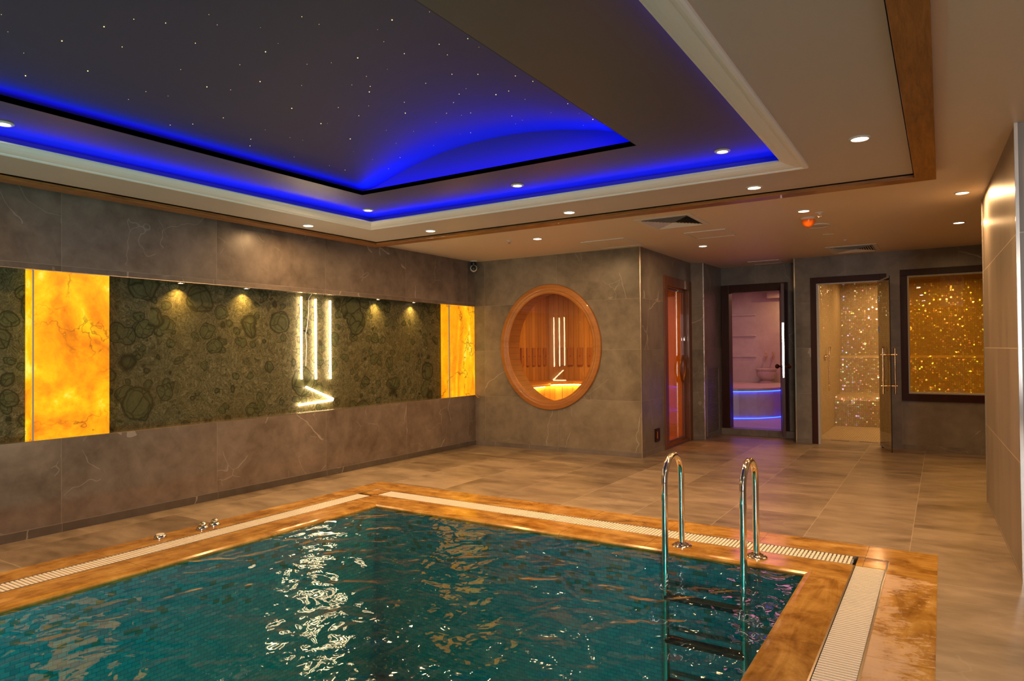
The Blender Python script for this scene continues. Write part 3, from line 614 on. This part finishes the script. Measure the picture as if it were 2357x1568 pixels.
mb = MB(); mb.box(-2.945, -2.915, 8.83, 8.905, .045, 2.015); mb.box(-2.945, -2.915, 8.10, 8.83, 1.985, 2.015); mb.box(-2.945, -2.915, 8.10, 8.83, .045, .075); wpart(mb, 'door_rail', 'wood_door', d1, .003)
box_at(d1, 'glass_pane', 'glass_sauna', -2.934, -2.926, 8.10, 8.83, .075, 1.985)
box_at(d1, 'door_seal', 'dark_gap', -2.93, -2.92, 8.905, 8.915, .04, 2.02)
lens = [(-2.895, 8.70+.13*math.sin(t)*abs(math.sin(t))**.0, .968+.175*math.cos(t)) for t in [2*PI*k/32 for k in range(32)]]
lens = []
for sgn in (1, -1):
    for k in range(13):
        t = k/12; zz = (.175*(1-2*t)) if sgn == 1 else (-.175*(1-2*t)); lens.append((-2.893, 8.725+sgn*.10*(1-(zz/.175)**2), .968+zz))
wpart(MB().tube(lens, .014, 10, closed=True), 'door_handle', 'wood_door', d1)
mb = MB(); mb.tube([(-2.915, 8.86, 1.385), (-2.905, 8.86, 1.385)], .018, 16); mb.box(-2.915, -2.905, 8.845, 8.875, 1.345, 1.375); wpart(mb, 'keyhole_plate', 'steel', d1)
so = empty('wall_socket', (-2.88, 7.69, .215), label='small wood framed socket low on the wall beside sauna door', cat='socket')
MB().ring((-.066, .066, -.075, .075), (-.036, .036, -.045, .045), 0, .02).build('frame', 'wood_frame', so, rot=(PI/2, 0, PI/2)); MB().box(-.036, .036, -.045, .045, 0, .008).build('plate', 'wood_ring', so, rot=(PI/2, 0, PI/2))
gr = empty('vent_grille', (-2.724, 9.50, .5), PI/2-.045, label='tall narrow ventilation grille low on the pillar beside hamam door', cat='vent')
mb = MB(); mb.box(-.27, .27, -.012, 0, -.47, -.43); mb.box(-.27, .27, -.012, 0, .46, .50); mb.box(-.27, -.235, -.012, 0, -.43, .46); mb.box(.235, .27, -.012, 0, -.43, .46); mb.build('frame', 'grille', gr)
mb = MB()
for k in range(44): z = -.425+k*.0201; mb.add([(-.235, -.002, z), (.235, -.002, z), (.235, -.011, z+.012), (-.235, -.011, z+.012)], [(0, 1, 2, 3)])
mb.build('louvre', 'grille', gr); MB().box(-.235, .235, -.001, .001, -.43, .46).build('backing', 'dark_gap', gr)
# ------------------------------------------------------------------ hamam
mb = MB(); wall_pieces(mb, 'y', 9.91, 10.05, -2.98, -1.62, 0, LOW, [(-2.62, -1.86, .09, 2.06)]); S(mb.build('wall_hamam', 'tile_back'))
S(MB().box(-2.70, -1.62, 9.83, 9.91, 0, .09).build('trim_5', 'skirt_light'))
d2 = empty('door_2', (-2.24, 9.9, 0), kind='structure')
mb = MB(); mb.box(-2.695, -2.585, 9.875, 10.05, .09, 2.145); mb.box(-1.895, -1.785, 9.875, 10.05, .09, 2.145); mb.box(-2.585, -1.895, 9.875, 10.05, 2.035, 2.145); wpart(mb, 'door_frame', 'wood_frame', d2, .004)
lf = empty('door_leaf', (-1.87, 9.885, .105)); lf.parent = d2; lf.matrix_parent_inverse = Matrix.Translation(d2.location).inverted()
ang = math.atan2(9.06-9.885, -1.70+1.87); lf.rotation_euler = (0, 0, ang)
MB().box(0, .84, -.02, .02, 0, 1.955).build('leaf_panel', 'wood_frame', lf, bevel=.003)
for sg in (-1, 1):
    MB().tube([(.77, sg*.02, .895), (.77, sg*.028, .895), (.77, sg*.034, .895), (.77, sg*.045, .895), (.77, sg*.058, .895), (.77, sg*.075, .895), (.77, sg*.09, .895), (.77, sg*.098, .895), (.77, sg*.1, .895)], [.02, .02, .011, .011, .024, .031, .024, .012, .001], 16).build('door_knob', 'wood_frame', lf)
MB().box(.8402, .842, -.011, .011, .75, 1.45).build('edge_strip', 'steel', lf)
# hamam interior
S(MB().box(-4.2, -1.6, 10.05, 13.5, .04, .09).build('floor_hamam', 'marble')); S(MB().box(-4.2, -1.6, 10.05, 13.5, 2.3, 2.4).build('ceiling_hamam', 'marble'))
S(MB().box(-4.2, -1.6, 13.4, 13.5, .09, 2.3).build('wall_hamam_back', 'marble')); S(MB().box(-4.3, -4.2, 10.05, 13.5, 0, 2.4).build('wall_hamam_left', 'marble')); S(MB().box(-1.70, -1.60, 10.05, 13.5, 0, 2.4).build('wall_hamam_right', 'marble'))
for z, nm in ((1.06, 'trim_6'), (1.46, 'trim_7'), (1.86, 'trim_8')): S(MB().box(-4.2, -3.0, 13.37, 13.4, z, z+.04).build(nm, 'marble', bevel=.008))
S(MB().box(-2.75, -1.70, 13.2, 13.4, 2.17, 2.3).build('trim_9', 'marble'))
hb = empty('marble_bench', (-2.8, 12, .09), label='curved pale marble bench lit blue from below in the hamam', cat='bench')
curve = [(-4.198, 11.05), (-3.6, 11.02), (-3.1, 11.06), (-2.8, 11.16), (-2.55, 11.32), (-2.35, 11.58), (-2.2, 11.95), (-1.702, 12.1)]
def off(c, d_): return [(x, y+d_) for x, y in c]
wpart(MB().prism(off(curve, 0)+[(-1.702, 13.39), (-4.198, 13.39)], .54, .585), 'bench_top', 'marble', hb, .006)
wpart(MB().prism(off(curve, .07)+[(-1.702, 13.38), (-4.198, 13.38)], .091, .54), 'bench_front', 'marble', hb)
wpart(MB().tube([(x, y+.055, .530) for x, y in curve], .004, 8), 'led_strip', 'blue_glow', hb)
wpart(MB().tube([(x, y+.06, .094) for x, y in curve], .003, 8), 'floor_led_strip', 'blue_glow', hb)
ba = empty('marble_basin', (-2.77, 13.16, .585), label='fluted marble washing basin on the bench in the hamam', cat='basin')
flute = lambda a, z: 1+.035*abs(math.sin(a*10)) if .06 < z < .22 else 1
MB().lathe([(0, 0), (.125, 0), (.125, .015), (.10, .03), (.075, .05), (.085, .062), (.13, .09), (.16, .13), (.172, .18), (.175, .215), (.165, .222), (.185, .235), (.195, .262), (.178, .264), (.15, .24), (.12, .16), (0, .12)], seg=80, mod=flute).build('bowl', 'marble', ba)
for x, lb in ((-2.82, 'left brass tap above the hamam basin'), (-2.69, 'right brass tap above the hamam basin, nearer the door leaf')):
    t = empty('brass_tap', (x, 13.4, 1.07), label=lb, cat='tap', group='brass taps above the basin')
    MB().tube([(0, 0, 0), (0, -.03, 0), (0, -.06, 0), (.01, -.085, -.015), (.01, -.09, -.05)], [.024, .012, .012, .011, .009], 12).build('spout', 'brass', t)
    MB().tube([(0, -.045, .005), (0, -.045, .05)], .007, 10).build('stem', 'brass', t); MB().tube([(.0, -.045, .05), (.0, -.045, .075), (0, -.045, .10)], [.006, .015, .003], 12).build('tap_handle', 'brass', t)
# ------------------------------------------------------------------ steam room
mb = MB(); wall_pieces(mb, 'y', 9.43, 9.55, -1.62, 2.6, 0, LOW, [(-1.345, -.645, 0, 2.055), (-.345, 1.10, .675, 2.09)]); mb.box(-1.62, -1.56, 9.55, 9.91, 0, LOW); S(mb.build('wall_steam', 'tile_back'))
S(MB().box(-1.626, -1.612, 9.422, 9.434, 0, LOW).build('trim_10', 'metal_trim'))
S(MB().box(-.56, 2.6, 9.419, 9.43, 0, .055).build('baseboard_steam', 'skirt_light')); S(MB().box(-1.61, -1.43, 9.419, 9.43, 0, .055).build('baseboard_steam_left', 'skirt_light'))
d3 = empty('door_3', (-1.0, 9.43, 0), kind='structure')
mb = MB(); mb.box(-1.426, -1.355, 9.405, 9.55, 0, 2.137); mb.box(-.635, -.563, 9.405, 9.55, 0, 2.137); mb.box(-1.355, -.635, 9.405, 9.55, 2.058, 2.137); wpart(mb, 'door_frame', 'wood_frame', d3, .003)
mb = MB(); mb.box(-1.355, -1.33, 9.41, 9.50, 0, 2.045); mb.box(-.66, -.635, 9.43, 9.50, 0, 2.045); mb.box(-1.355, -.635, 9.41, 9.50, 2.045, 2.058); wpart(mb, 'door_seal', 'grey_plastic', d3)
lf = empty('glass_leaf', (-.655, 9.425, .03)); lf.parent = d3; lf.matrix_parent_inverse = Matrix.Translation(d3.location).inverted()
lf.rotation_euler = (0, 0, math.atan2(8.80-9.425, -.497+.655)); LW = math.hypot(8.80-9.425, .158)
MB().box(0, LW, -.004, .004, 0, 2.02).build('glass_pane', 'glass_bronze', lf)
MB().box(LW, LW+.004, -.005, .005, 0, 2.02).build('glass_edge', 'dark_gap', lf)
MB().box(0, LW, -.006, .006, 2.0, 2.02).build('top_clip', 'grey_plastic', lf)
hx = LW-.09
for sg in (-1, 1): MB().tube([(hx, sg*.062, .665), (hx, sg*.062, 1.19)], .0115, 16).build('handle_bar', 'brass', lf)
for z in (.755, 1.115): MB().tube([(hx, -.085, z), (hx, .085, z)], .0105, 14).build('handle_stud', 'brass', lf)
for z in (1.38, 1.75): MB().box(0, .045, -.012, .012, z, z+.08).build('hinge', 'steel', lf)
w2 = empty('window_2', (.3, 9.43, 1.4), kind='structure')
mb = MB(); 
for b in ((-.417, 1.18, .587, .672), (-.417, 1.18, 2.094, 2.168), (-.417, -.345, .672, 2.094), (1.10, 1.18, .672, 2.094)): mb.box(b[0], b[1], 9.40, 9.55, b[2], b[3])
wpart(mb, 'window_frame', 'wood_frame', w2, .003)
mb = MB()
for b in ((-.345, 1.10, .672, .690), (-.345, 1.10, 2.076, 2.094), (-.345, -.330, .69, 2.076), (1.085, 1.10, .69, 2.076)): mb.box(b[0], b[1], 9.42, 9.52, b[2], b[3])
wpart(mb, 'window_seal', 'grey_plastic', w2)
box_at(w2, 'glass_pane', 'glass_amber', -.33, 1.085, 9.452, 9.460, .69, 2.076)
prof = [(11.8, .0), (11.79, .33), (11.80, .40), (11.85, .455), (12.0, .47), (12.40, .46), (12.46, .49), (12.52, 1.06), (12.55, 1.09), (12.60, 1.10), (12.749, 1.10), (12.749, .0)]
tag(MB().extrude(prof, -1.449, 2.399, 'x').build('mosaic_bench', 'steam_mosaic'), 'built-in bench covered in glittering gold mosaic in the steam room', 'bench')
S(MB().box(-1.45, 2.5, 12.75, 12.85, 0, 2.5).build('wall_steam_back', 'steam_mosaic')); S(MB().box(-1.55, -1.45, 9.55, 12.85, 0, 2.5).build('wall_steam_left', 'steam_mosaic')); S(MB().box(2.4, 2.5, 9.55, 12.75, 0, 2.5).build('wall_steam_right', 'steam_mosaic'))
S(MB().box(-1.45, 2.4, 9.55, 12.75, 2.5, 2.55).build('ceiling_steam', 'paint')); S(MB().box(-1.45, 2.4, 9.43, 12.75, -.06, -.001).build('floor_steam', 'steam_floor'))
for x0, lb in ((-1.27, 'left narrow dark floor drain slot inside the steam room'), (-.93, 'right narrow dark floor drain slot inside the steam room')): tag(MB().box(x0, x0+.22, 9.86, 9.885, -.001, .001).build('floor_drain', 'dark_gap'), lb, 'drain', 'floor drains of the steam room')
sh = empty('hand_shower', (-1.45, 10.8, 1.1), label='brass hand shower hanging on the steam room left wall', cat='shower')
MB().tube([(0, -.1, .01), (.03, -.1, .01), (.05, -.1, .01)], [.022, .022, .014], 14).build('wall_mount', 'brass', sh)
MB().tube([(.04, -.12, .01), (.04, .1, .01)], .009, 10).build('mixer_bar', 'brass', sh)
MB().tube([(.045, .1, -.0), (.045, .105, .05), (.05, .11, .11), (.055, .11, .145)], [.009, .010, .014, .019], 12).build('shower_head', 'brass', sh)
MB().tube([(.045, -.03, 0), (.045, -.015, -.2), (.045, .0, -.38), (.045, .012, -.47), (.045, .03, -.50), (.045, .045, -.47), (.045, .06, -.38), (.045, .08, -.2), (.045, .1, 0)], .005, 10).build('hose', 'brass', sh)
# ------------------------------------------------------------------ right wall block and the room behind the camera
mb = MB(); mb.prism([(.285, 6.51), (.34, 4.385), (2.6, 4.385), (2.6, 6.51)], 0, LOW); S(mb.build('wall_right', 'tile_right'))
S(MB().box(.334, .350, 4.377, 4.39, 0, LOW).build('trim_11', 'steel')); S(MB().box(.279, .291, 6.505, 6.516, 0, LOW).build('trim_12', 'metal_trim'))
S(MB().box(2.6, 2.7, -5, 4.4, 0, LOW).build('wall_entrance', 'tile_right')); S(MB().box(2.6, 2.7, 6.5, 9.55, 0, LOW).build('wall_corridor', 'tile_side')); S(MB().box(-5.5, 2.7, -5.1, -5, 0, LOW).build('wall_near', 'tile_front'))
# ------------------------------------------------------------------ ceilings
TX0, TX1, TY0, TY1 = -5.046, -.015, -2.7, 5.24
mb = MB(); mb.box(-5.2, TX0, -5, 7.235, LOW, LOW+.06); mb.box(TX1, 2.6, -5, 9.91, LOW, LOW+.06); mb.box(TX0, TX1, TY1, 7.235, LOW, LOW+.06); mb.box(TX0, TX1, -5, TY0, LOW, LOW+.06); mb.box(-2.98, TX1, 7.235, 9.91, LOW, LOW+.06)
S(mb.build('ceiling', 'paint'))
mb = MB(); mb.sweep_rect((TX0, TX1, TY0, TY1), [(0, 2.34), (.118, 2.34), (.121, 2.343), (.121, 2.362), (.0, 2.405)])
fr_ = mb.build('trim_13', 'wood_trim'); S(fr_); fr_.data.materials.append(M['wood_trim_x'])
for p in fr_.data.polygons:
    xs = [fr_.data.vertices[i].co.x for i in p.vertices]
    if max(xs)-min(xs) > 2: p.material_index = 1
mb = MB(); mb.ring((TX0+.06, TX1-.06, TY0+.06, TY1-.06), (TX0+.135, TX1-.135, TY0+.135, TY1-.135), 2.39, 2.40); S(mb.build('trim_14', 'dark_gap'))  # near-black strip that paints in the shadow gap beside the wood band
SI = .128
mb = MB(); mb.ring((TX0+SI, TX1-SI, TY0+SI, TY1-SI), (MX0+.01, MX1-.01, MY0+.01, MY1-.01), SOF, SOF+.02); S(mb.build('ceiling_soffit', 'soffit'))
mprof = [(0, 2.372), (-.002, 2.352), (.004, 2.345), (.016, 2.343), (.028, 2.347), (.031, 2.353), (.036, 2.3535), (.040, 2.350), (.060, 2.351), (.085, 2.356), (.110, 2.365), (.130, 2.377), (.1385, 2.380), (.1385, 2.388), (.10, 2.385), (.02, 2.385), (0, 2.385)]
mb = MB(); mb.sweep_rect((MX0, MX1, MY0, MY1), mprof); S(mb.build('trim_15', 'plaster'))
mb = MB(); mb.ring((MX0-.03, MX1+.03, MY0-.03, MY1+.03), (MX0, MX1, MY0, MY1), 2.386, UP+.03); S(mb.build('ceiling_riser', 'dark_paint'))
mb = MB(); mb.ring((MX0, MX1, MY0, MY1), (SX0, SX1, SY0, SY1), UP, UP+.03); S(mb.build('ceiling_upper', 'dark_paint'))
mb = MB(); mb.ring((SX0-.004, SX1+.004, SY0-.004, SY1+.004), (SX0, SX1, SY0, SY1), UP-.0005, UP+.0305); S(mb.build('trim_16', 'lip_paint'))
# vaulted star ceiling
VP = [(-4.0, 2.52), (-3.771, 2.532), (-3.623, 2.577), (-3.45, 2.625), (-3.273, 2.667), (-3.075, 2.702), (-2.823, 2.725), (-2.527, 2.727), (-2.305, 2.713), (-2.093, 2.687), (-1.93, 2.656), (-1.796, 2.628), (-1.655, 2.588), (-1.64, 2.585), (-1.30, 2.583)]
def vz(x):
    for (a, za), (b, zb) in zip(VP, VP[1:]):
        if a <= x <= b: return za+(zb-za)*(x-a)/(b-a)
    return VP[0][1] if x < -2 else VP[-1][1]
fine = [VP[0][0]+(VP[-1][0]-VP[0][0])*k/120 for k in range(121)]
def smooth_vz(x): return sum(vz(min(max(x+o, VP[0][0]), VP[-1][0])) for o in (-.06, -.03, 0, .03, .06))/5 if x < -1.72 else vz(x)
fine = sorted(set(fine+[-1.64]))
mb = MB(); vs = [(x, y, smooth_vz(x)) for x in fine for y in (SY0-.2, 3.9)]
mb.add(vs, [(2*k, 2*k+1, 2*k+3, 2*k+2) for k in range(len(fine)-1)], True); o = mb.build('ceiling_star_vault', 'star_paint'); S(o)
mb = MB(); vs = []
for x in fine: vs += [(x, 3.9, 2.478), (x, 3.9, smooth_vz(x))]
mb.add(vs, [(2*k, 2*k+1, 2*k+3, 2*k+2) for k in range(len(fine)-1)]); S(mb.build('wall_star_lunette', 'star_paint'))
S(MB().box(-4.02, -4.0, SY0-.2, 3.9, UP+.03, 2.56).build('wall_star_left', 'star_paint')); S(MB().box(-1.30, -1.28, SY0-.2, 3.9, UP+.03, 2.62).build('wall_star_right', 'star_paint'))
S(MB().box(-5.6, 2.8, -5.2, 10, 2.85, 2.9).build('ceiling_slab', 'dark_gap'))
# ------------------------------------------------------------------ stars
sp = MB().lathe([(0, -.0018), (.0008, -.0016), (.0013, -.001), (.0016, 0)], seg=8).build('star_light', 'star')
k = 0; rs = random.Random(11)
yy = .1
while yy < 3.86:
    xx = -3.68
    while xx < -1.70:
        x = xx+rs.uniform(-.09, .09); y = yy+rs.uniform(-.1, .1)
        if -3.72 < x < -1.68 and y < 3.87:
            o = sp if k == 0 else sp.copy()
            if k: COL.objects.link(o)
            o.location = (x, y, smooth_vz(x)-.0005); s = rs.choice((.55, .7, .8, 1.0, 1.0, 1.5)); o.scale = (s, s, s)
            tag(o, 'tiny warm star point of light in the dark vaulted ceiling', 'star light', 'star points in the vaulted ceiling'); k += 1
        xx += .215
    yy += .225
# ------------------------------------------------------------------ ceiling downlights
def make_down(r=.043):
    e = empty('downlight')
    MB().lathe([(r+.012, .0), (r+.012, -.003), (r+.004, -.008), (r, -.008), (r-.002, -.002)], seg=36).build('trim_ring', 'white_plastic', e)
    MB().lathe([(0, -.005), (r-.001, -.005)], seg=36).build('lamp_face', 'lamp_face', e); return e
def make_down_small():
    e = empty('downlight')
    MB().lathe([(.048, .0), (.048, -.003), (.042, -.007), (.034, -.008), (.029, -.003)], seg=36).build('trim_ring', 'white_plastic', e)
    MB().lathe([(0, -.004), (.0285, -.004)], seg=36).build('lamp_face', 'lamp_face', e); return e
dl, ds = make_down(), make_down_small()
DL = ['ringed downlight cut off by the left edge of the photo', 'ringed downlight on dark upper ceiling near the star opening left corner', 'ringed downlight on dark upper ceiling below the blue lunette', 'ringed downlight on dark upper ceiling near its right blue corner',
      'downlight in the left soffit between white moulding and wood band', 'dim golden downlight in the far soffit, close to its left corner', 'downlight in the middle of the far soffit above the round window', 'downlight in the far soffit below the right corner of moulding', 'large bright downlight in the right soffit beside the wood band',
      'downlight in the low ceiling left of the round window top', 'downlight in the low ceiling in front of the sauna door', 'downlight in the low ceiling beside the orange alarm dome', 'upper of two downlights by the right wall, nearer the camera', 'lower of two downlights by the right wall, nearer the steam room']
used = {}
for i, (x, y, z, e_, c_) in enumerate(DOWN):
    src = ds if z == UP else dl; o = src if src.name not in used else copy_tree(src); used[src.name] = 1
    o.location = (x, y, z); tag(o, DL[i], 'downlight', 'recessed ceiling downlights')
for i, (x, y, z, e_, c_) in enumerate(DOWN_BEHIND):
    o = copy_tree(dl); o.location = (x, y, z); tag(o, 'unseen recessed downlight added behind the camera to brighten the room', 'downlight', 'added downlights behind the camera')
# ------------------------------------------------------------------ ceiling fittings
def vent(cx, cy, wx, wy, label, name='air_diffuser'):
    e = empty(name, (cx, cy, LOW), label=label, cat='vent')
    MB().ring((-wx/2, wx/2, -wy/2, wy/2), (-wx/2+.05, wx/2-.05, -wy/2+.05, wy/2-.05), -.006, 0).build('frame', 'white_plastic', e, bevel=.002)
    MB().box(-wx/2+.05, wx/2-.05, -wy/2+.05, wy/2-.05, -.001, 0).build('backing', 'dark_gap', e)
    a, b = wx/2-.05, wy/2-.05; mb = MB(); n_ = 9
    for i in range(n_):
        t = 1-i/n_; t2 = max(t-.085, .01); zt = -.014
        P4 = lambda s_, z: [(-a*s_, -b*s_, z), (a*s_, -b*s_, z), (a*s_, b*s_, z), (-a*s_, b*s_, z)]
        mb.add(P4(t, zt)+P4(t2, -.001), [(q, (q+1) % 4, 4+(q+1) % 4, 4+q) for q in range(4)])
    mb.build('louvre', 'white_plastic', e)
vent(-2.07, 6.0, .52, .58, 'square louvred air diffuser in the low ceiling above sauna wall')
vent(-.87, 8.90, .53, .62, 'square louvred air diffuser above the steam room door')
def hatch(cx, cy, wx, wy, label):
    e = empty('access_panel', (cx, cy, LOW), label=label, cat='panel')
    MB().ring((-wx/2, wx/2, -wy/2, wy/2), (-wx/2+.014, wx/2-.014, -wy/2+.014, wy/2-.014), -.007, 0).build('frame', 'white_plastic', e)
    MB().box(-wx/2+.016, wx/2-.016, -wy/2+.016, wy/2-.016, -.004, 0).build('cover', 'paint', e)
hatch(-1.97, 6.86, .41, .43, 'flat square access panel beyond the large air diffuser')
hatch(-3.04, 6.83, .50, .54, 'flat grey access panel above the wall with round window')
hatch(-2.0, 9.56, .40, .36, 'flat access panel in the ceiling above the hamam door')
si = empty('alarm_beacon', (-.996, 6.53, LOW), label='orange dome alarm beacon on the low ceiling', cat='alarm')
MB().lathe([(0, 0), (.062, 0), (.064, -.012), (.056, -.018)], seg=32).build('base', 'white_plastic', si)
MB().lathe([(.056, -.016), (.056, -.035), (.048, -.058), (.032, -.076), (.014, -.085), (0, -.086)], seg=32).build('dome', 'orange_dome', si)
def sprinkler(x, y, lb, nm='sprinkler', s=1, mat='orange_dome'):
    e = empty(nm, (x, y, LOW), label=lb, cat='sprinkler'); e.scale = (s, s, s)
    MB().lathe([(0, 0), (.032, 0), (.03, -.004), (.012, -.008), (.012, -.018)], seg=20).build('escutcheon', 'white_plastic', e)
    MB().lathe([(.004, -.012), (.004, -.030), (0, -.030)], seg=10).build('bulb', mat, e); MB().lathe([(0, -.034), (.016, -.034), (.016, -.036), (0, -.037)], seg=14).build('deflector', 'metal_trim', e)
    MB().box(-.013, -.009, -.002, .002, -.034, -.012).build('arm', 'metal_trim', e); MB().box(.009, .013, -.002, .002, -.034, -.012).build('arm', 'metal_trim', e)
sprinkler(-.875, 6.33, 'small sprinkler head beside the orange alarm dome', s=1.15)
sprinkler(-3.854, 6.0, 'small sprinkler head in the low ceiling left of round window')
sprinkler(-.87, 8.1, 'tiny sprinkler head between ceiling speaker and far air diffuser', s=.6)
spk = empty('ceiling_speaker', (-.985, 6.99, LOW), label='round white ceiling speaker behind the orange alarm dome', cat='speaker')
MB().lathe([(.112, 0), (.112, -.006), (.100, -.010), (.097, -.006)], seg=40).build('rim', 'white_plastic', spk); MB().lathe([(0, -.007), (.098, -.007)], seg=40).build('grille', 'soffit', spk)
cp = empty('junction_box', (-.972, 7.62, LOW), label='small round white cover in the ceiling beyond the speaker', cat='cover')
MB().lathe([(0, -.004), (.05, -.004), (.055, 0)], seg=28).build('cover', 'white_plastic', cp)
# dome camera in the corner
cc = empty('security_camera', (-5.135, 7.13, LOW), label='small black and white security camera hanging in the far corner', cat='camera')
MB().lathe([(0, 0), (.048, 0), (.048, -.008), (.03, -.012)], seg=28).build('ceiling_plate', 'white_plastic', cc)
MB().lathe([(.03, -.008), (.036, -.03), (.032, -.055), (.018, -.07), (0, -.072)], seg=24).build('mount', 'black_plastic', cc)
MB().lathe([(0, -.048), (.02, -.052), (.040, -.068), (.050, -.095), (.040, -.124), (.02, -.140), (0, -.144)], seg=28).build('body', 'white_plastic', cc)
MB().lathe([(.034, .038), (.030, .046), (.016, .052), (0, .054)], seg=24).build('lens', 'mirror_dark', cc, loc=(0, 0, -.096), rot=(PI/2, 0, .65))
bpy.context.view_layer.update()
